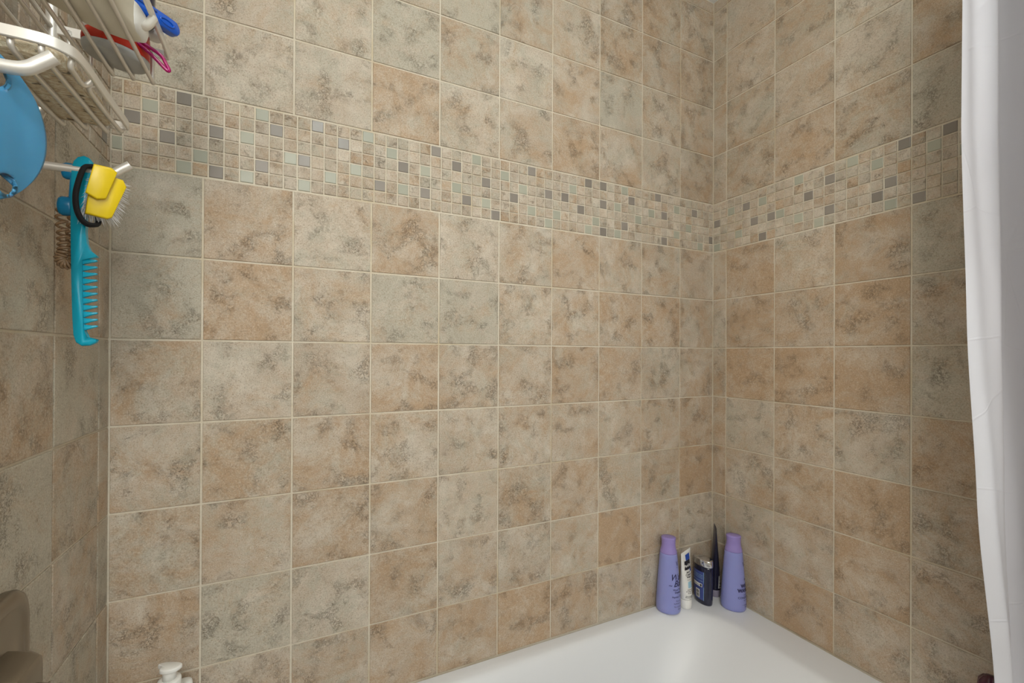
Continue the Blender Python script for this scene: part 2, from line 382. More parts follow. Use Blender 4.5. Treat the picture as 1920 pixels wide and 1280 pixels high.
LEFT = {0: 'ggpggp', 1: 'oogoog', 2: 'ggogog', 3: 'oogogo', 4: 'gogogo', 5: 'ogogog', 6: 'gogogo', 10: 'gggggg', 11: 'gogogo', 12: 'gggggg', 13: 'gggggg', 14: 'gggggg'}
UB = [0.0] + [(-0.06647 + 0.94862 + k) * PT for k in range(9)] + [XR]
UR = [0.0] + [(0.31136 + k) * PT for k in range(6)]; UR[-1] = 0.83
UL = [0.0] + [(0.29618 + k) * PT for k in range(6)]; UL[-1] = 0.83
def row_z(r):
    if r < 10: return Z0 - (r + 1) * PT, Z0 - r * PT
    return ZA + (r - 10) * PT, min(ZA + (r - 9) * PT, CEIL - 0.001)
for wl, par, U, T in (('B', wall_back, UB, BACK), ('R', wall_right, UR, RIGHT), ('L', wall_left, UL, LEFT)):
    for r in T:
        z0, z1 = row_z(r)
        for c in range(len(U) - 1):
            place_tile(wl, par, 'tile', U[c], U[c + 1], z0, z1, JT, 'tile', tint(T[r][c]), jitter=0.0003)
# mosaic band: 'D' taupe glass, 'G' sage glass, else stone
GB = {0: {4: 'G'}, 1: {2: 'D'}, 2: {1: 'G'}, 3: {3: 'D'}, 4: {0: 'D', 5: 'G'}, 5: {4: 'G'}, 6: {2: 'D', 5: 'D'}, 8: {2: 'G', 5: 'G'}, 9: {0: 'G', 4: 'D'}, 10: {1: 'D'}, 11: {3: 'G'},
      12: {3: 'D', 5: 'G'}, 13: {0: 'D'}, 14: {4: 'G'}, 15: {1: 'D'}, 16: {3: 'G'}, 17: {0: 'G'}, 18: {4: 'D'}, 19: {1: 'G'}, 20: {2: 'D', 4: 'G'}, 22: {2: 'G', 4: 'D'}, 23: {0: 'D'},
      25: {1: 'D', 3: 'G'}, 26: {4: 'D'}, 27: {0: 'G'}, 28: {2: 'D', 4: 'G'}, 29: {5: 'D'}, 30: {1: 'G'}, 31: {3: 'D'}, 32: {2: 'G'}, 33: {0: 'D', 4: 'G'}, 35: {2: 'D', 5: 'G'}, 36: {4: 'G'},
      37: {2: 'D'}, 38: {1: 'G'}, 39: {3: 'D'}, 40: {0: 'D', 5: 'G'}, 41: {4: 'G'}, 42: {0: 'D', 2: 'D', 5: 'D'}, 44: {2: 'G', 5: 'G'}, 45: {0: 'G', 4: 'D'}, 46: {1: 'D'}, 47: {3: 'G'},
      49: {2: 'G'}, 50: {0: 'D'}, 51: {2: 'D', 5: 'D'}, 53: {1: 'G', 4: 'G'}, 55: {3: 'G'}, 56: {1: 'D'}, 57: {5: 'G'}, 59: {4: 'D'}}
GR = {0: {2: 'D', 5: 'G'}, 2: {1: 'G'}, 3: {4: 'G'}, 4: {1: 'D'}, 5: {3: 'D'}, 6: {1: 'G', 5: 'D'}, 7: {3: 'D'}, 8: {3: 'G'}, 10: {0: 'G', 4: 'G'}, 11: {2: 'D'}, 12: {5: 'G'}, 13: {1: 'D', 4: 'D'},
      15: {0: 'G'}, 17: {1: 'G', 4: 'D'}, 18: {3: 'D', 5: 'G'}, 19: {0: 'D'}, 20: {5: 'D'}, 21: {1: 'G'}, 22: {0: 'D'}, 23: {2: 'G'}, 25: {3: 'D'}, 27: {4: 'G'}, 29: {1: 'D'}}
GL = {1: {4: 'D'}, 3: {1: 'G'}, 4: {3: 'D'}, 7: {2: 'G'}, 9: {4: 'D'}, 12: {1: 'G'}, 15: {3: 'D'}, 19: {2: 'G'}, 23: {4: 'D'}}
MP = 0.025665
MB = [0.0] + [0.0166 + k * MP for k in range(59)] + [XR]
MR = [k * MP + 0.0004 for k in range(32)] + [0.83]
ML = [0.0] + [0.012 + k * MP for k in range(31)] + [0.83]
mh = (ZA - Z0 - 0.002) / 6
for wl, par, U, GG in (('B', wall_back, MB, GB), ('R', wall_right, MR, GR), ('L', wall_left, ML, GL)):
    for c in range(len(U) - 1):
        for r in range(6):
            z1 = ZA - 0.001 - r * mh; z0 = z1 - mh; k = GG.get(c, {}).get(r)
            du = random.uniform(-0.0003, 0.0003)
            if k: place_tile(wl, par, 'glass_mosaic_tile', U[c] + du, U[c + 1] + du, z0, z1, 0.0030, 'gdark' if k == 'D' else 'ggreen', (1, 1, 1, 1), 0.0012, 0.0001, 0.0006)
            else:
                v = random.random()
                col = (max(0, random.gauss(0.20, 0.28)), min(1, max(0.3, random.gauss(0.62, 0.12))), max(0, min(1, random.gauss(0.3, 0.3))), 1)
                place_tile(wl, par, 'mosaic_tile', U[c] + du, U[c + 1] + du, z0, z1, 0.0026, 'mosaic', col, 0.0008, 0.0002)

# ------------------------------------------------------------------ bathtub
def rrect(x0, x1, y0, y1, r, n=10):
    pts = []
    for cx, cy, a0 in ((x1 - r, y1 - r, 0), (x0 + r, y1 - r, PI / 2), (x0 + r, y0 + r, PI), (x1 - r, y0 + r, 1.5 * PI)):
        for i in range(n + 1):
            a = a0 + PI / 2 * i / n; pts.append((cx + r * math.cos(a), cy + r * math.sin(a)))
    out = []
    for i in range(len(pts)):                       # a few points on the straights as well
        p, q = pts[i], pts[(i + 1) % len(pts)]; out.append(p)
        if (i + 1) % (n + 1) == 0:
            for k in range(1, 6): out.append((p[0] + (q[0] - p[0]) * k / 6, p[1] + (q[1] - p[1]) * k / 6))
    return out
TX0, TX1, TY0, TY1 = 0.0, XR, -0.76, 0.0
def outer_ring(z, g=0.0):
    base = rrect(0.10, 1.412, -0.695, -0.036, 0.15); n = 10; out = []
    x0, x1, y0, y1 = TX0 + 0.0005 + g, TX1 - 0.0005 - g, TY0 + g, TY1 - 0.0005 - g
    for i, (x, y) in enumerate(base):
        k = i % 16
        if k <= 10:
            q = i // 16; cx, cy = ((x1, y1), (x0, y1), (x0, y0), (x1, y0))[q]
            t = k / 10 * 2 - 1                       # -1..1 across the corner
            bx, by = x, y
            if q in (0, 2): ex, ey = (cx, by) if t < 0 else (bx, cy)
            else: ex, ey = (bx, cy) if t < 0 else (cx, by)
            f = 1 - abs(t)
            out.append((ex + (cx - ex) * f, ey + (cy - ey) * f, z))
        else:
            q = i // 16
            out.append(((x, y1), (x0, y), (x, y0), (x1, y))[q] + (z,))
    return out
def inner_ring(ins, dz, sr=1.0, r=0.15):
    return [(x, y, RIM + dz) for x, y in rrect(0.10 + ins, 1.412 - ins * sr, -0.695 + ins, -0.036 - ins, max(0.05, r))]
rings = [outer_ring(0.0), outer_ring(RIM - 0.012), outer_ring(RIM - 0.004, 0.0008), outer_ring(RIM, 0.004)]
for ins, dz, sr, r in ((-0.014, 0.0, 1, 0.162), (0.0, -0.0012, 1, 0.15), (0.006, -0.004, 1, 0.146), (0.012, -0.010, 1.2, 0.142), (0.018, -0.020, 1.5, 0.14), (0.030, -0.06, 2.2, 0.135), (0.046, -0.14, 2.9, 0.125),
                       (0.064, -0.24, 3.2, 0.115), (0.080, -0.295, 3.3, 0.11), (0.110, -0.325, 3.0, 0.10), (0.16, -0.335, 2.6, 0.08)):
    rings.append(inner_ring(ins, dz, sr, r))
tub = thing('bathtub', 'glossy white bathtub with rounded basin between the tiled walls', 'bathtub')
ob = obj('basin', loft('basin', rings, True, False, True), 'tub', tub); autosmooth(ob, 50)
ob = obj('drain', lathe('drain', [(0.034, 0.0), (0.034, 0.003), (0.028, 0.005), (0.010, 0.004)], seg=24), 'chrome', tub, (0.34, -0.37, RIM - 0.335))
ob = obj('overflow_plate', lathe('overflow', [(0.036, 0.0), (0.036, 0.004), (0.028, 0.008), (0.006, 0.009)], seg=24), 'chrome', tub, (0.1475, -0.37, RIM - 0.13)); ob.rotation_euler = (0, PI / 2 - 0.18, 0)

# ------------------------------------------------------------------ bottles on the tub corner
def bottle_surface(prof, ex, ey, a0, eps=0.0005):
    def rad(z):
        for (r1, z1), (r2, z2) in zip(prof, prof[1:]):
            if z1 <= z <= z2 and z2 > z1: return r1 + (r2 - r1) * (z - z1) / (z2 - z1)
        return prof[-1][0]
    def surf(s, z):
        r = rad(z); a = a0 + s / 0.031
        return Vector(((r * ex + eps) * math.cos(a), (r * ey + eps) * math.sin(a), z))
    return surf
def hair_bottle(name, label, loc, rz, a_text, lines):
    t = thing(name, label, 'bottle', loc, rz, None)
    prof = [(0.0285, 0.0), (0.0315, 0.0012), (0.0338, 0.005), (0.0346, 0.012), (0.0342, 0.03), (0.0318, 0.07), (0.0286, 0.115), (0.0250, 0.160), (0.0243, 0.1685), (0.0236, 0.1700)]
    body = obj('body', lathe('body', prof, 1.0, 0.84), 'lilac', t)
    cp = [(0.0230, 0.1702), (0.0240, 0.1712), (0.0238, 0.1745), (0.0222, 0.180), (0.0203, 0.187), (0.0194, 0.195), (0.0195, 0.205), (0.0204, 0.2125), (0.0206, 0.2150), (0.0198, 0.2165), (0.010, 0.2170)]
    obj('cap', lathe('cap', cp, 1.0, 0.86), 'lilaccap', t)
    sf = bottle_surface(prof, 1.0, 0.84, a_text - rz)
    lettering('printed_text', lines, sf, 'ink', body)
    return t
va = math.radians(224)
rz1 = math.radians(-44)
SH = [('V', 0.020, 0.138, 0, 0, 0.0002), ('~', 0.012, 0.131, -0.002, 0, 0), ('Wave', 0.025, 0.099, 0.000, 0.4, 0.0003), ('Babe', 0.025, 0.081, 0.0055, 0.4, 0.0003), ('~', 0.016, 0.080, -0.0275, 0, 0.0002),
      ('Wave Texture', 0.0070, 0.070, 0, 0, 0.0001), ('Shampoo', 0.0085, 0.062, 0, 0, 0.0001), ('Peptides + Vitamin', 0.0062, 0.050, 0, 0, 0.0001),
      ('Fine waves', 0.0058, 0.039, 0, 0, 0), ('hydrate + define', 0.0058, 0.032, 0, 0, 0), ('For all wavy hair', 0.0056, 0.023, 0, 0, 0), ('300 mL', 0.0050, 0.0155, 0, 0, 0)]
hair_bottle('shampoo_bottle', 'lilac shampoo bottle with script lettering beside the white tube', (1.2975, -0.0345, RIM), rz1, math.radians(287), SH)
CO = [('V', 0.020, 0.130, 0, 0, 0.0002), ('x', 0.010, 0.092, 0, 0, 0.0006), ('WAVY', 0.0125, 0.073, 0, 0, 0.0009), ('WAVE BAE', 0.0125, 0.060, 0.002, 0, 0.0009), ('wavy hair', 0.0052, 0.050, 0, 0, 0), ('CONDITIONER', 0.0082, 0.041, 0, 0, 0.0001),
      ('for waves', 0.0052, 0.034, 0, 0, 0), ('+ hydration +', 0.0055, 0.021, 0, 0, 0), ('300 mL', 0.0052, 0.015, 0, 0, 0)]
hair_bottle('conditioner_bottle', 'lilac conditioner bottle with block capitals against the right wall', (1.4838, -0.1080, RIM), math.radians(-52), math.radians(290), CO)

parts = {}
def squeeze_tube(name, label, loc, ang, h, r, wtop, body, capm, cap_h):
    t = thing(name, label, 'tube', loc, ang)
    secs = [(cap_h + 0.0006, r * 0.96, r * 0.96), (cap_h + 0.004, r, r), (cap_h + 0.02, r * 1.02, r * 0.98)]
    for f in (0.25, 0.45, 0.65, 0.82, 0.93, 1.0):
        secs.append((cap_h + 0.02 + (h - cap_h - 0.02) * f, r * 1.02 + (wtop - r * 1.02) * f, r * 0.98 * (1 - f) ** 0.8 + 0.0009))
    rg = [[(a * math.cos(2 * PI * j / 36), b * math.sin(2 * PI * j / 36), z) for j in range(36)] for z, a, b in secs]
    part = obj('body', loft('body', rg), body, t); parts[name] = part
    obj('cap', lathe('cap', [(r * 0.90, 0), (r * 0.97, 0.0015), (r, cap_h * 0.4), (r, cap_h - 0.0015), (r * 0.96, cap_h)], seg=36), capm, t)
    def surf(s, z, eps=0.0006):
        a, b = secs[0][1:]
        for (z1, a1, b1), (z2, a2, b2) in zip(secs, secs[1:]):
            if z1 <= z <= z2: f = (z - z1) / (z2 - z1); a = a1 + (a2 - a1) * f; b = b1 + (b2 - b1) * f
        q = max(-0.98, min(0.98, s / a))
        return Vector((s, -b * math.sqrt(1 - q * q) - eps, z))
    return t, surf
t, sf = squeeze_tube('cream_wash_tube', 'white acne wash tube standing on its cap between shampoo and dark bottle', (1.3590, -0.0425, RIM), math.radians(19), 0.167, 0.0180, 0.0325, 'white', 'white', 0.026)
sf1 = lambda s, z: sf(s, z, 0.0009)
bt = parts['cream_wash_tube']
patches('blue_print', sf, [(-0.012, 0.0150, 0.142, 0.158), (0.004, 0.0130, 0.108, 0.142)], 'pblue', bt)
blk = patches('black_patch', sf1, [(-0.021, 0.0120, 0.116, 0.142)], 'black', t)
lettering('brand_text', [('PanOxyl', 0.0105, 0.1245, -0.0050, 0.1, 0.0004)], lambda s, z: sf(s, z, 0.0014), 'white', blk)
patches('sky_blue_panel', sf, [(-0.0120, 0.0040, 0.063, 0.081)], 'lblue', bt)
lettering('printed_text', [('Acne', 0.0078, 0.106, -0.007, 0, 0.0002), ('Creamy', 0.0078, 0.099, -0.006, 0, 0.0002), ('Wash', 0.0078, 0.092, -0.006, 0, 0.0002), ('4% benzoyl', 0.0034, 0.0860, -0.006, 0, 0), ('clears acne', 0.0038, 0.057, -0.006, 0, 0.0001), ('prevents new', 0.0038, 0.052, -0.006, 0, 0.0001),
                            ('for face', 0.0038, 0.047, -0.007, 0, 0.0001), ('Dermatologist', 0.0036, 0.038, -0.006, 0, 0.0001), ('Recommended', 0.0036, 0.034, -0.006, 0, 0.0001), ('170 g', 0.0036, 0.029, -0.006, 0, 0)], sf, 'black', bt)
t, sf = squeeze_tube('dark_tube', 'tall dark squeeze tube with barcode standing in the tiled corner', (1.4935, -0.0365, RIM), math.radians(39 + 8), 0.217, 0.0150, 0.026, 'navytube', 'lilacgrey', 0.021)
def far_surf(s, z, eps=0.0006):
    return sf(s, z, eps)
bp = patches('barcode_panel', far_surf, [(-0.0135, -0.004, 0.028, 0.066)], 'white', t)
patches('barcode', lambda s, z: far_surf(s, z, 0.0010), [(-0.0122, -0.0055, 0.031 + 0.0034 * k, 0.031 + 0.0034 * k + (0.0016 if k % 3 else 0.0024)) for k in range(10)], 'black', bp)
# navy shower bottle with chrome cap, long side facing the tub
t = thing('shower_gel_bottle', 'navy oval shower gel bottle with silver cap and blue back label', 'bottle', (1.4285, -0.0475, RIM), math.radians(88))
gp = [(0.88, 0.0), (0.95, 0.002), (0.985, 0.007), (1.0, 0.02), (1.03, 0.06), (1.03, 0.095), (0.99, 0.110), (0.93, 0.1145)]
obj('body', lathe('body', gp, 0.031, 0.0185, 48), 'navy', t)
obj('cap', lathe('cap', [(0.98, 0.1147), (1.05, 0.1155), (1.06, 0.119), (1.04, 0.1325), (1.0, 0.1345), (0.6, 0.1352)], 0.031, 0.0185, 48), 'chrome', t)
def gel(s, z, eps=0.0005):
    rr_ = 1.0
    for (r1, z1), (r2, z2) in zip(gp, gp[1:]):
        if z1 <= z <= z2: rr_ = r1 + (r2 - r1) * (z - z1) / (z2 - z1)
    a = PI / 2 + s
    return Vector(((0.031 * rr_ + eps) * math.cos(a), (0.0185 * rr_ + eps) * math.sin(a), z))
lb = patch('back_label', gel, -1.05, 0.55, 0.014, 0.099, 'lab', t, 14, 6)
patches('label_rule', lambda s, z: gel(s, z, 0.0009), [(-0.9, 0.45, 0.088 - 0.0045 * k, 0.0888 - 0.0045 * k) for k in (0, 1, 2, 4)] + [(0.53, 0.56, 0.014, 0.099)], 'lblue', lb)
patches('barcode_panel', lambda s, z: gel(s, z, 0.0009), [(-0.75, 0.38, 0.053, 0.063), (-0.35, 0.12, 0.018, 0.044)], 'white', lb)
patches('barcode', lambda s, z: gel(s, z, 0.0013), [(-0.28, 0.06, 0.0195 + 0.0026 * k, 0.0195 + 0.0026 * k + (0.0016 if k % 4 else 0.0006)) for k in range(9)] + [(0.18, 0.33, 0.0545, 0.0615)], 'black', lb)
lettering('printed_text', [('nourishing care', 0.006, 0.056, -0.0, 0, 0)], lambda s, z: gel(s * 30 - 0.3, z, 0.0013), 'black', lb)

# ------------------------------------------------------------------ pump bottle at the faucet end
t = thing('pump_bottle', 'white pump bottle with beak shaped spout in the tub corner', 'bottle', (0.1055, -0.078, RIM), math.radians(-30))
obj('body', lathe('body', [(0.021, 0), (0.0235, 0.003), (0.024, 0.01), (0.024, 0.130), (0.0225, 0.148), (0.017, 0.160), (0.015, 0.163)], seg=36), 'white', t)
obj('collar', lathe('collar', [(0.0150, 0.1631), (0.0165, 0.164), (0.0169, 0.167), (0.0169, 0.194), (0.0160, 0.1965), (0.012, 0.1968)], seg=36), 'white', t)
obj('neck', lathe('neck', [(0.0100, 0.1966), (0.0098, 0.207), (0.0100, 0.211)], seg=28), 'white', t)
pp = spline([(-0.021, 0.004), (-0.013, 0.0085), (0.004, 0.0105), (0.016, 0.0085), (0.0175, 0.001), (0.013, -0.008), (0.002, -0.0125), (-0.0085, -0.0115), (-0.011, -0.004), (-0.016, -0.0005), (-0.0215, 0.0005)], 3, True)
ob = obj('pump_head', prism('pump_head', [(p.x, p.y) for p in [Vector((q[0], q[1], 0)) for q in pp]], 0.211, 0.2185, (0, 0, 0), (1, 0, 0), (0, 1, 0), (0, 0, 1), 0.002), 'white', t)
t = thing('capped_bottle', 'white bottle with rounded flip cap right of the pump bottle', 'bottle', (0.1175, -0.0305, RIM), 0.2)
obj('body', lathe('body', [(0.0140, 0), (0.0160, 0.003), (0.0162, 0.112), (0.0145, 0.124), (0.0105, 0.1285)], 1.0, 0.9, 32), 'white', t)
obj('cap', lathe('cap', [(0.0120, 0.1287), (0.0130, 0.130), (0.0132, 0.152), (0.0122, 0.1560), (0.008, 0.1575)], seg=32), 'white', t)

# ------------------------------------------------------------------ shower valve
t = thing('shower_valve', 'brushed nickel shower valve plate with lever handle on left wall', 'faucet', (0.0, -0.384, 0.818))
def sq(h, r, x, n=6):
    return [(x, px_, pz_) for px_, pz_ in [(a, b) for a, b in rrect(-h, h, -h, h, r, 10)]]
obj('escutcheon', loft('escutcheon', [sq(0.084, 0.03, 0.0006), sq(0.0875, 0.034, 0.003), sq(0.088, 0.034, 0.010), sq(0.086, 0.033, 0.0145), sq(0.081, 0.031, 0.017), sq(0.074, 0.028, 0.0178), sq(0.071, 0.026, 0.0165), sq(0.068, 0.025, 0.0150), sq(0.045, 0.02, 0.0200)], True, True, True), 'nickel', t)
ob = obj('hub', loft('hub', [sq(0.036, 0.010, 0.0201), sq(0.032, 0.009, 0.040), sq(0.028, 0.008, 0.048), sq(0.022, 0.007, 0.0505)], True, True, True), 'nickel', t); autosmooth(ob, 30)
ob = obj('neck', lathe('neck', [(0.020, 0.0), (0.021, 0.004), (0.019, 0.012), (0.016, 0.017), (0.016, 0.024)], seg=28), 'nickel', t, (0.0506, -0.012, -0.006)); ob.rotation_euler = (0, PI / 2, 0)
lv = [(-0.110, -0.020), (-0.060, -0.022), (-0.053, -0.016), (-0.0500, -0.006), (-0.0500, 0.027), (-0.053, 0.0310), (-0.060, 0.0310), (-0.067, 0.026), (-0.074, 0.016), (-0.110, 0.014)]
obj('lever', prism('lever', lv, 0.0, 0.020, (0.0747, 0, 0), (0, 1, 0), (0, 0, 1), (1, 0, 0), 0.0025), 'nickel', t)

# ------------------------------------------------------------------ hanging wire caddy on the left wall
YF, YN = -0.270, -0.443                       # far and near end of the lower tray
cad = thing('shower_caddy', 'satin metal shower caddy with wire trays and hooks on left wall', 'caddy')
for y in (YF - 0.002, -0.490):
    pts = [(0.0065, y, 1.392), (0.0065, y, 1.44), (0.0085, y, 1.462), (0.0185, y, 1.488), (0.0205, y, 1.51), (0.0205, y, 1.60), (0.0205, y * 0.75 - 0.0915, 1.78), (0.0205, -0.366 + (y + 0.366) * 0.08, 1.93)]
    obj('upright', tube('upright', spline(pts, 8), 0.0056, 14), 'alu', cad)
obj('hanger', tube('hanger', spline([(0.0205, -0.375, 1.925), (0.0205, -0.376, 1.955), (0.0205, -0.366, 1.9706), (0.0205, -0.356, 1.955), (0.0205, -0.357, 1.925)], 6), 0.0050, 12), 'alu', cad)
def hook(y, z, xk, dz, rh):
    pts = [(0.0065, y, z + 0.0), (0.030, y, z), (0.055, y, z), (xk - 0.006, y, z), (xk + 0.004, y, z + 0.0025), (xk + 0.012, y, z + 0.009), (xk + 0.021, y, z + 0.016 + dz)]
    obj('hook', tube('hook', spline(pts, 6), rh, 14), 'alu', cad)
hook(YF - 0.002, 1.4020, 0.0775, 0.0, 0.0052)
hook(-0.490, 1.4130, 0.0815, 0.001, 0.0056)
def tray(xb, xf, yn, yf, zb, zr, rail_h, xs, flare, ri):
    # flat rail running round near side, front and far side
    c = 0.024
    rail = [(xb, yn, zr), (xf - c, yn, zr), (xf - c * 0.3, yn + c * 0.3, zr), (xf, yn + c, zr), (xf, (yn + yf) / 2, zr), (xf, yf - c * 0.5, zr), (xf - c * 0.15, yf - c * 0.12, zr), (xf - c * 0.6, yf, zr), (xb, yf, zr)]
    autosmooth(obj('rail', strip_bar('rail', spline(rail, 10), rail_h, 0.0016), 'alu', cad), 40)
    obj('back_rail', tube('back_rail', [(xb, yn - 0.001, zr), (xb, yf + 0.001, zr)], 0.0028, 8), 'alu', cad)
    for x in xs:
        p = [(x, yn + 0.004, zr), (x, yn + 0.005, zb + 0.008), (x, yn + 0.013, zb), (x, (yn + yf) / 2, zb), (x, yf - 0.008, zb), (x, yf - 0.003, zb + 0.004), (x, yf - 0.003, zr)]
        obj('tray_wire', tube('tray_wire', spline(p, 4), ri, 8), 'alu', cad)
tray(0.0205, 0.0965, YN, YF, 1.4560, 1.4680, 0.0056, [0.0105 + 0.0213 * k for k in range(1, 4)], 0, 0.0028)
wp = [(0.0915, YN + 0.020, 1.466), (0.0895, YN + 0.022, 1.458), (0.0885, YN + 0.034, 1.4575), (0.0880, -0.385, 1.4585), (0.0950, -0.383, 1.466), (0.0950, -0.377, 1.466), (0.0890, -0.372, 1.459), (0.0890, YF - 0.01, 1.4590), (0.0890, YF - 0.002, 1.466)]
obj('tray_wire', tube('tray_wire', spline(wp, 4), 0.0027, 8), 'alu', cad)
tray(0.0205, 0.1390, -0.498, YF, 1.5330, 1.5740, 0.0062, [0.0168 + 0.0209 * k for k in range(6)] , 0, 0.0025)
jb = [(0.1230, -0.418, 1.602), (0.1215, -0.402, 1.580), (0.1225, -0.390, 1.566), (0.1250, -0.382, 1.552), (0.1300, -0.374, 1.546), (0.1360, -0.364, 1.552), (0.1400, -0.352, 1.570)]
obj('razor_holder', tube('razor_holder', spline(jb, 6), 0.0048, 12), 'alu', cad)

# shower arm the caddy hangs from
t = thing('wall_shower', 'brushed nickel shower head and arm above the hanging caddy', 'shower head', (0, -0.366, 1.985))
obj('flange', lathe('flange', [(0.032, 0.0), (0.031, 0.004), (0.018, 0.010), (0.012, 0.012)], seg=28), 'nickel', t, (0.0008, 0, 0)).rotation_euler = (0, PI / 2, 0)
obj('arm', tube('arm', spline([(0.008, 0, 0), (0.06, 0, -0.0045), (0.10, 0, -0.018), (0.145, 0, -0.06)], 6), 0.0095, 14), 'nickel', t)
ob = obj('spray_face', lathe('spray_face', [(0.012, 0.0), (0.014, 0.012), (0.036, 0.034), (0.040, 0.046), (0.034, 0.049)], seg=32), 'nickel', t, (0.142, 0, -0.057)); ob.rotation_euler = (0, PI * 0.76, 0)

# ------------------------------------------------------------------ things in the caddy
# loofah block
bm = bmesh.new(); bmesh.ops.create_cube(bm, size=1)
bmesh.ops.subdivide_edges(bm, edges=bm.edges[:], cuts=13, use_grid_fill=True)
for v in bm.verts:
    c = v.co.copy(); k = 1 - 0.10 * (abs(2 * c.x) ** 4 * abs(2 * c.y) ** 4)
    p = Vector((c.x * 0.063 * k, c.y * 0.147 * k, c.z * 0.0135))
    n_ = mnoise.noise_vector(p * 90) * 0.0022 + mnoise.noise_vector(p * 260) * 0.0010
    if c.z < -0.45: n_.z = abs(n_.z) * 0.5
    p += n_; v.co = p
me = bpy.data.meshes.new('loofah'); bm.to_mesh(me); bm.free()
for p in me.polygons: p.use_smooth = True
lo = obj('loofah_sponge', me, 'loofah', None, (0.0520, -0.3515, 1.4668)); lo.rotation_euler = (0, 0, 0.0)
tag(lo, 'beige fibrous loofah block lying in the lower wire tray', 'sponge')

# big ivory bottle lying in the upper tray
ZW = 1.5358
t = thing('ivory_bottle', 'ivory rounded bottle lying on the upper tray wires', 'bottle', (0, 0, 0))
fp = spline([(0.034, -0.470), (0.036, -0.410), (0.059, -0.384), (0.086, -0.3600), (0.106, -0.3520), (0.122, -0.3485), (0.132, -0.352), (0.1345, -0.362), (0.1300, -0.389), (0.1260, -0.410), (0.122, -0.470)], 4, True)
obj('body', prism('body', [(p.x, p.y) for p in fp], 0, 0.033, (0, 0, ZW), (1, 0, 0), (0, 1, 0), (0, 0, 1), 0.010), 'white2', t)
fc = spline([(0.112, -0.3500), (0.126, -0.3465), (0.1345, -0.350), (0.1362, -0.362), (0.1318, -0.386), (0.121, -0.384), (0.114, -0.368)], 4, True)
obj('cap', prism('cap', [(p.x, p.y) for p in fc], 0, 0.0315, (0, 0, ZW + 0.0006), (1, 0, 0), (0, 1, 0), (0, 0, 1), 0.010), 'white', t)
# oval container with red band
t = thing('oval_container', 'oval white container with red band and grey base in upper tray', 'container', (0.0920, -0.3010, ZW), math.radians(28))
def ov(r, z, k=0.0): return [(0.0330 * r * math.cos(2 * PI * j / 40), 0.0235 * r * math.sin(2 * PI * j / 40), z + k * (1 + math.cos(2 * PI * j / 40)) / 2) for j in range(40)]
obj('base', loft('base', [ov(0.90, 0.0), ov(0.97, 0.002), ov(1.0, 0.006), ov(1.0, 0.010)]), 'grey', t)
obj('band', loft('band', [ov(0.97, 0.0101), ov(1.0, 0.0112), ov(1.01, 0.016, 0.020), ov(0.98, 0.0225, 0.022)]), 'red', t)
obj('lid', loft('lid', [ov(0.985, 0.0227, 0.022), ov(0.985, 0.032, 0.018), ov(0.94, 0.0480, 0.004), ov(0.80, 0.0540)]), 'white', t)
# navy bottle and white jar standing on the container
t = thing('navy_bottle', 'navy bottle with white lettering standing in the upper tray', 'bottle', (0.1150, -0.3000, ZW + 0.0545))
np_ = [(0.0132, 0), (0.0146, 0.002), (0.0150, 0.012), (0.0150, 0.085), (0.014, 0.098), (0.008, 0.104)]
obj('body', lathe('body', np_, seg=32), 'navy', t)
obj('cap', lathe('cap', [(0.0086, 0.1042), (0.0092, 0.106), (0.0092, 0.120), (0.008, 0.1222)], seg=24), 'white', t)
lettering('printed_text', [('fol', 0.019, 0.025, 0, 0, 0.0006), ('go', 0.019, 0.042, 0, 0, 0.0006)], bottle_surface(np_, 1, 1, math.radians(-62)), 'white', t)
t = thing('round_jar', 'small white round jar behind the navy bottle in upper tray', 'jar', (0.1235, -0.2735, ZW + 0.0545))
obj('body', lathe('body', [(0.008, 0), (0.0105, 0.002), (0.0125, 0.008), (0.0130, 0.020), (0.0122, 0.027), (0.0090, 0.0325), (0.004, 0.0345)], seg=28), 'white', t)

# blue handle, leaning over the front rail
def frame(p, q, upv=(0, 0, 1)):
    a = (Vector(q) - Vector(p)); ln = a.length; a.normalize(); b = Vector(upv) - a * a.dot(Vector(upv)); b.normalize(); return a, b, a.cross(b), ln
P0, P1 = Vector((0.0930, -0.372, 1.5860)), Vector((0.1520, -0.2985, 1.5930))
a_, b_, c_, ln = frame(P0, P1)
t = thing('razor_handle', 'royal blue plastic handle with slot leaning over upper tray rail', 'razor', (0, 0, 0))
hp = spline([(0, -0.0075), (ln * 0.5, -0.0082), (ln - 0.008, -0.0085), (ln - 0.001, -0.0060), (ln + 0.0015, 0.0), (ln - 0.001, 0.0060), (ln - 0.008, 0.0085), (ln * 0.5, 0.0082), (0, 0.0075)], 4, True)
hdl = obj('handle', prism('handle', [(p.x, p.y) for p in hp], -0.0055, 0.0055, P0, a_, b_, c_, 0.0025), 'blue', t)
ring_ = [P0 + a_ * (ln - 0.017 + 0.009 * math.cos(q)) + b_ * (0.0035 * math.sin(q)) + c_ * 0.0058 for q in (2 * PI * k / 20 for k in range(20))]
obj('slot_rim', tube('slot_rim', ring_, 0.0011, 6, True), 'blue', hdl)
ln2 = [P0 + a_ * (ln * 0.1) + b_ * 0.0045 + c_ * 0.0055, P0 + a_ * (ln * 0.68) + b_ * 0.0045 + c_ * 0.0055]
obj('rib', tube('rib', ln2, 0.0014, 6), 'blue', hdl)
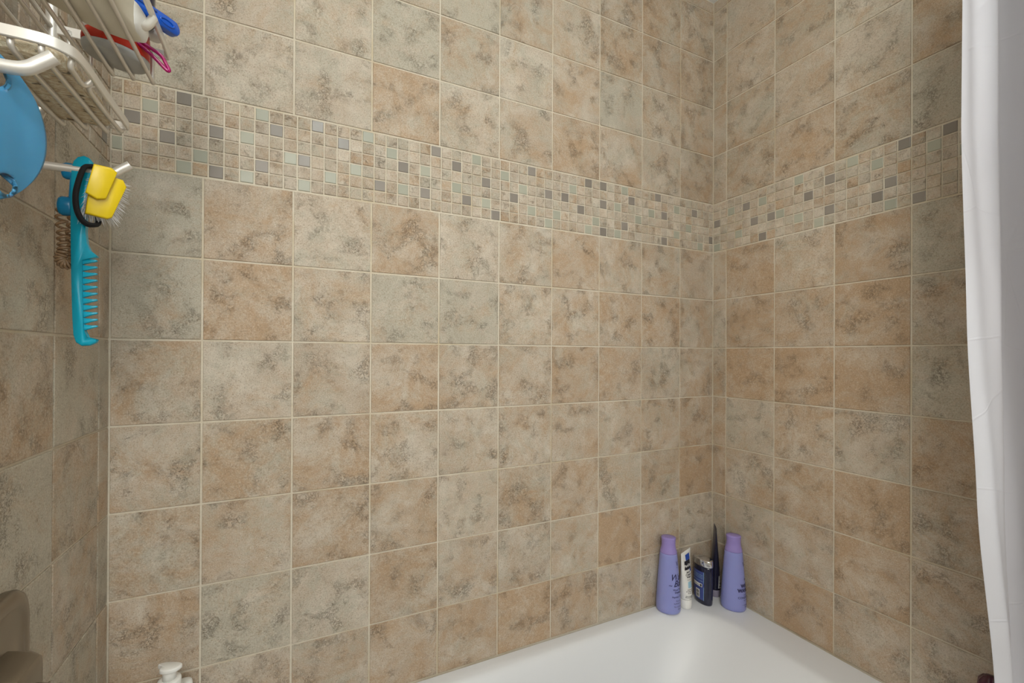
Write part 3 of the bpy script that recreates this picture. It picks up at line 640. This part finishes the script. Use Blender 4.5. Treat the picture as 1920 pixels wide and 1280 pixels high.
# pink loop handle
t = thing('pink_razor', 'magenta loop handled razor poking out of the upper tray', 'razor', (0, 0, 0))
lp = spline([(0.1085, -0.312, 1.5700), (0.1240, -0.311, 1.5590), (0.1380, -0.309, 1.5515), (0.1435, -0.307, 1.5425), (0.1462, -0.306, 1.5365), (0.1435, -0.306, 1.5360), (0.1345, -0.308, 1.5440), (0.1240, -0.310, 1.5530), (0.1100, -0.312, 1.5620)], 5)
obj('loop_handle', tube('loop_handle', lp, 0.0022, 8), 'pink', t)
obj('grip', tube('grip', [(0.1270, -0.3095, 1.5515), (0.1410, -0.3075, 1.5400)], lambda f: 0.0012 + 0.0020 * math.sin(PI * f), 8), 'pink', t)

# blue disc on the near hook (hook passes through its upper hole)
def disc():
    ny, nz = 0.064, 0.070
    c0 = Vector((0.0505, -0.5055, 1.3650))
    holes = [(0.0200, 0.0420, 0.0140), (0.0310, -0.0500, 0.0100)]
    bm = bmesh.new(); k = 56
    grid = {}
    for i in range(k + 1):
        for j in range(k + 1):
            u = -1 + 2 * i / k; v = -1 + 2 * j / k
            x = u * math.sqrt(1 - v * v / 2); y = v * math.sqrt(1 - u * u / 2)
            a, b = x * ny, y * nz
            for hy, hz, hr in holes:               # push the grid out of the holes
                d = math.hypot(a - hy, b - hz)
                if d < hr * 1.0 and d > 1e-6: a, b = hy + (a - hy) / d * hr, hz + (b - hz) / d * hr
            dome = 0.010 * (1 - x * x - y * y) + 0.0010 * math.sin(a * 120 + b * 20)
            grid[i, j] = bm.verts.new((dome, a, b))
    for i in range(k):
        for j in range(k):
            q = [grid[i, j], grid[i + 1, j], grid[i + 1, j + 1], grid[i, j + 1]]
            m_ = sum((w_.co for w_ in q), Vector()) / 4
            if any(math.hypot(m_.y - hy, m_.z - hz) < hr * 0.985 for hy, hz, hr in holes): continue
            bm.faces.new(q)
    bmesh.ops.delete(bm, geom=[v_ for v_ in bm.verts if not v_.link_faces], context='VERTS')
    bmesh.ops.solidify(bm, geom=bm.faces[:], thickness=0.0028)
    me = bpy.data.meshes.new('disc'); bm.to_mesh(me); bm.free()
    for p in me.polygons: p.use_smooth = True
    return me, c0
me, c0 = disc()
ds = obj('silicone_scrubber', me, 'disc', None, c0, math.radians(-30))
tag(ds, 'pale blue silicone disc with round holes hanging from the caddy hook', 'scrubber')

# comb on the far hook: flat in the x-z plane, teeth towards the tub
YC = YF - 0.002
t = thing('wide_tooth_comb', 'turquoise wide tooth comb hanging from the caddy hook', 'comb', (0, YC, 0))
def ring_poly(prof): return prof
th = 0.0042
# spine, from the rounded head down to the lower end
sp = [(0.0535, 1.4180, 0.0105), (0.0530, 1.4080, 0.0118)]
left = [(0.0435, 1.4125), (0.0415, 1.4040), (0.0408, 1.3700), (0.0410, 1.3300), (0.0418, 1.2700), (0.0432, 1.2150), (0.0444, 1.1930), (0.0468, 1.1840), (0.0520, 1.1800)]
right = [(0.0600, 1.1806), (0.0660, 1.1842), (0.0668, 1.1862), (0.0580, 1.1890), (0.0540, 1.2000), (0.0528, 1.2400), (0.0522, 1.2880), (0.0662, 1.2935), (0.0664, 1.2952), (0.0600, 1.3010), (0.0565, 1.3100), (0.0552, 1.3240), (0.0560, 1.3550), (0.0610, 1.3900), (0.0635, 1.4040), (0.0620, 1.4130), (0.0580, 1.4185), (0.0530, 1.4205), (0.0475, 1.4180)]
obj('comb_back', prism('comb_back', left + right, -th, th, (0, 0, 0), (1, 0, 0), (0, 0, 1), (0, 1, 0), 0.0026), 'teal', t)
for k in range(12):
    z = 1.2865 - k * 0.00835; x0 = 0.0500 + 0.0006 * k / 3; x1 = 0.0664 + 0.0009 * k / 11
    if k == 11: continue
    poly = [(x0, z - 0.0042), (x1 - 0.006, z - 0.0006), (x1 - 0.001, z + 0.0012), (x1, z + 0.0024), (x1 - 0.001, z + 0.0036), (x1 - 0.006, z + 0.0034), (x0, z + 0.0042)]
    obj('tooth', prism('tooth', poly, -0.0022, 0.0022, (0, 0, 0), (1, 0, 0), (0, 0, 1), (0, 1, 0), 0.0009), 'teal', t)
for xa, xb, z, r in ((0.0300, 0.0420, 1.4000, 0.0105), (0.0265, 0.0415, 1.3555, 0.0120)):
    ob = obj('suction_knob', lathe('suction_knob', [(r * 0.55, 0.0), (r * 0.86, 0.0012), (r, 0.0045), (r * 0.98, (xb - xa) * 0.8), (r * 0.9, xb - xa)], 1, 0.62, 28), 'tealdk', t, (xa, 0.004, z)); ob.rotation_euler = (0, PI / 2, 0)
obj('back_plate', prism('back_plate', [(0.0395, 1.4050), (0.0370, 1.3560), (0.0440, 1.3520), (0.0440, 1.4060)], 0.0, 0.007, (0, 0, 0), (1, 0, 0), (0, 0, 1), (0, 1, 0), 0.0015), 'tealdk', t)

# black elastic loop
t = obj('elastic_band', tube('elastic_band', spline([(0.0605, YC - 0.0075, 1.4065), (0.0560, YC - 0.0125, 1.4015), (0.0515, YC - 0.0140, 1.3830), (0.0490, YC - 0.0140, 1.3660), (0.0500, YC - 0.0140, 1.3500), (0.0540, YC - 0.0135, 1.3380), (0.0590, YC - 0.0110, 1.3325), (0.0640, YC - 0.0060, 1.3330),
    (0.0655, YC + 0.0020, 1.3370), (0.0640, YC + 0.0075, 1.3500), (0.0650, YC + 0.0085, 1.3800), (0.0660, YC + 0.0070, 1.3990), (0.0660, YC + 0.0010, 1.4088)], 5, True), 0.0026, 8, True, True, (0.0026, 0.0042)), 'elastic')
tag(t, 'black elastic hair band looped over the hook beside the comb', 'hair band')

# yellow nail brush with white bristles, handle hooked over the tube
n_out = (CAM - Vector((0.075, YC, 1.38))); n_out.normalize(); n_out = (n_out + Vector((0.10, 0, 0.18))).normalized()
bx = Vector((1, 0.30, 0)); bx = (bx - n_out * bx.dot(n_out)).normalized(); bz = n_out.cross(bx); bz = bz if bz.z > 0 else -bz
t = thing('nail_brush', 'yellow nail brush with white bristles hanging from the caddy hook', 'brush', (0, 0, 0))
ob_ = Vector((0.0755, YC - 0.012, 1.3700))
body = [(-0.0175, -0.0260), (0.0030, -0.0285), (0.0075, -0.0260), (0.0215, 0.0160), (0.0180, 0.0240), (0.0100, 0.0250), (-0.0120, 0.0235)]
blkp = obj('block', prism('block', body, -0.005, 0.005, ob_, bx, bz, n_out, 0.002), 'yellow', t)
hd = [(-0.0180, -0.0020), (-0.0075, -0.0075), (0.0010, -0.0050), (0.0115, 0.0300), (0.0060, 0.0345), (-0.0105, 0.0345)]
hdn = obj('handle', prism('handle', hd, 0.0075, 0.0125, ob_, bx, bz, n_out, 0.0018), 'yellow', t)
obj('handle_web', prism('handle_web', [(-0.0060, 0.0235), (0.0090, 0.0235), (0.0095, 0.0330), (-0.0090, 0.0335)], -0.004, 0.008, ob_, bx, bz, n_out, 0.001), 'yellow', hdn)
V, Fc = [], []
for i in range(18):
    for j in range(28):
        s = -0.0155 + 0.0300 * i / 17; q = -0.025 + 0.046 * j / 27
        s2 = s + 0.25 * q + random.uniform(-.0007, .0007); q += random.uniform(-.0007, .0007)
        root = ob_ + bx * (s2 * 0.92) + bz * q - n_out * 0.0045
        sx = (i - 8.5) / 8.5; sz = (j - 13.5) / 13.5
        d = (-n_out * 0.75 + bx * (0.50 * sx + 0.30 + random.uniform(-.16, .16)) + bz * (0.50 * sz - 0.40 + random.uniform(-.16, .16))).normalized()
        tip = root + d * random.uniform(0.014, 0.0195); e1 = d.orthogonal().normalized(); e2 = d.cross(e1); b = len(V)
        for k in range(3): V.append(tuple(root + (e1 * math.cos(2.1 * k) + e2 * math.sin(2.1 * k)) * 0.00062))
        V.append(tuple(tip)); Fc += [(b, b + 1, b + 3), (b + 1, b + 2, b + 3), (b + 2, b, b + 3)]
me = bpy.data.meshes.new('bristles'); me.from_pydata(V, [], Fc); me.update()
o = obj('bristles', me, 'bristle', blkp); o['kind'] = 'stuff'

# coiled hair tie hanging behind the comb
path = spline([(0.0340, -0.2640, 1.3660), (0.0285, -0.2640, 1.3480), (0.0300, -0.2645, 1.3200), (0.0305, -0.2645, 1.3000), (0.0275, -0.2640, 1.2900), (0.0320, -0.2640, 1.2830), (0.0400, -0.2640, 1.2860), (0.0410, -0.2640, 1.2990), (0.0385, -0.2645, 1.3200), (0.0400, -0.2640, 1.3480)], 40, True)
pts = []; n = len(path); turns = 30
for i, p in enumerate(path):
    tg = (path[(i + 1) % n] - path[i - 1]).normalized(); a = Vector((0, 1, 0)); a = (a - tg * a.dot(tg)).normalized(); b = tg.cross(a); q = 2 * PI * turns * i / n
    pts.append(p + a * (0.0040 * math.cos(q)) + b * (0.0050 * math.sin(q)))
o = obj('spiral_hair_tie', tube('spiral_hair_tie', pts, 0.0017, 6, True), 'coil'); tag(o, 'brown clear spiral hair tie hanging behind the turquoise comb', 'hair tie')

# ------------------------------------------------------------------ shower curtains on the rod
def sheet(name, edge, x_end, ypos, ztop, zbot, amp, waves, ph, nx=140, nz=60):
    vs, fs = [], []
    for j in range(nz + 1):
        z = ztop + (zbot - ztop) * j / nz; f = j / nz; xe = edge(z)
        for i in range(nx + 1):
            s = i / nx; x = xe + (x_end - xe) * s
            fold = math.sin(2 * PI * waves * s + ph + 0.5 * math.sin(3 * z)) * amp * min(1, s * 4 + 0.15) + 0.25 * amp * math.sin(2 * PI * waves * 2.3 * s + 2 * z)
            vs.append((x, ypos(z) + fold, z + 0.0))
        
    for j in range(nz):
        for i in range(nx):
            a = j * (nx + 1) + i; fs.append((a, a + 1, a + nx + 2, a + nx + 1))
    return mesh(name, vs, fs)
def lerp_tab(tab):
    def f(z):
        for (z1, x1), (z2, x2) in zip(tab, tab[1:]):
            if z1 >= z >= z2: q = (z1 - z) / (z1 - z2); q = q * q * (3 - 2 * q) * 0.4 + q * 0.6; return x1 + (x2 - x1) * q
        return tab[-1][1] if z < tab[-1][0] else tab[0][1]
    return f
yl = lambda z: -0.722
ed = lerp_tab([(2.0, 1.150), (1.68, 1.155), (1.50, 1.155), (1.22, 1.178), (0.95, 1.215), (0.66, 1.277), (0.45, 1.31), (0.12, 1.33)])
lin_o = obj('curtain_liner', sheet('curtain_liner', ed, 1.500, yl, 1.986, 0.47, 0.012, 2.6, 2.2), 'liner')
tag(lin_o, 'smooth white vinyl shower liner gathered at the right tub end', 'curtain')
ed2 = lerp_tab([(2.0, 1.125), (1.62, 1.137), (1.50, 1.134), (1.38, 1.150), (1.26, 1.185), (1.0, 1.24), (0.6, 1.30), (0.12, 1.34)])
cl_o = obj('curtain_cloth', sheet('curtain_cloth', ed2, 1.500, lambda z: -0.790, 1.986, 0.10, 0.014, 4.0, 0.4), 'cloth')
tag(cl_o, 'white woven fabric shower curtain hanging outside the vinyl liner', 'curtain')
rod = thing('curtain_rod', 'satin metal shower curtain rod spanning the alcove walls', 'curtain rod', (0, -0.755, 2.03))
obj('rod', tube('rod', [(0.004, 0, 0), (XR - 0.004, 0, 0)], 0.0125, 16), 'alu', rod)
for x, sgn in ((0.0008, 1), (XR - 0.0008, -1)):
    ob = obj('end_flange', lathe('end_flange', [(0.028, 0), (0.027, 0.006), (0.016, 0.018)], seg=24), 'alu', rod, (x, 0, 0)); ob.rotation_euler = (0, sgn * PI / 2, 0)
for k in range(9):
    x = 1.16 + 0.04 * k
    rg = [(x + 0.002 * math.sin(q), -0.001 + 0.036 * math.cos(q), -0.012 + 0.030 * math.sin(q)) for q in (2 * PI * i / 24 for i in range(24))]
    obj('curtain_ring', tube('curtain_ring', rg, 0.0016, 6, True), 'alu', rod)

# maroon bottle on the front corner of the deck, behind the liner
t = thing('maroon_bottle', 'dark maroon bottle standing on tub corner behind the white liner', 'bottle', (1.4850, -0.6520, RIM))
obj('body', lathe('body', [(0.022, 0), (0.025, 0.003), (0.0255, 0.08), (0.020, 0.095), (0.013, 0.100)], seg=28), 'maroon', t)
obj('cap', loft('cap', [[(r * (1 + 0.08 * math.cos(8 * 2 * PI * j / 48)) * math.cos(2 * PI * j / 48), r * (1 + 0.08 * math.cos(8 * 2 * PI * j / 48)) * math.sin(2 * PI * j / 48), z) for j in range(48)] for r, z in ((0.0135, 0.1002), (0.0175, 0.104), (0.0190, 0.120), (0.0170, 0.138), (0.0110, 0.147), (0.003, 0.150))]), 'maroon', t)
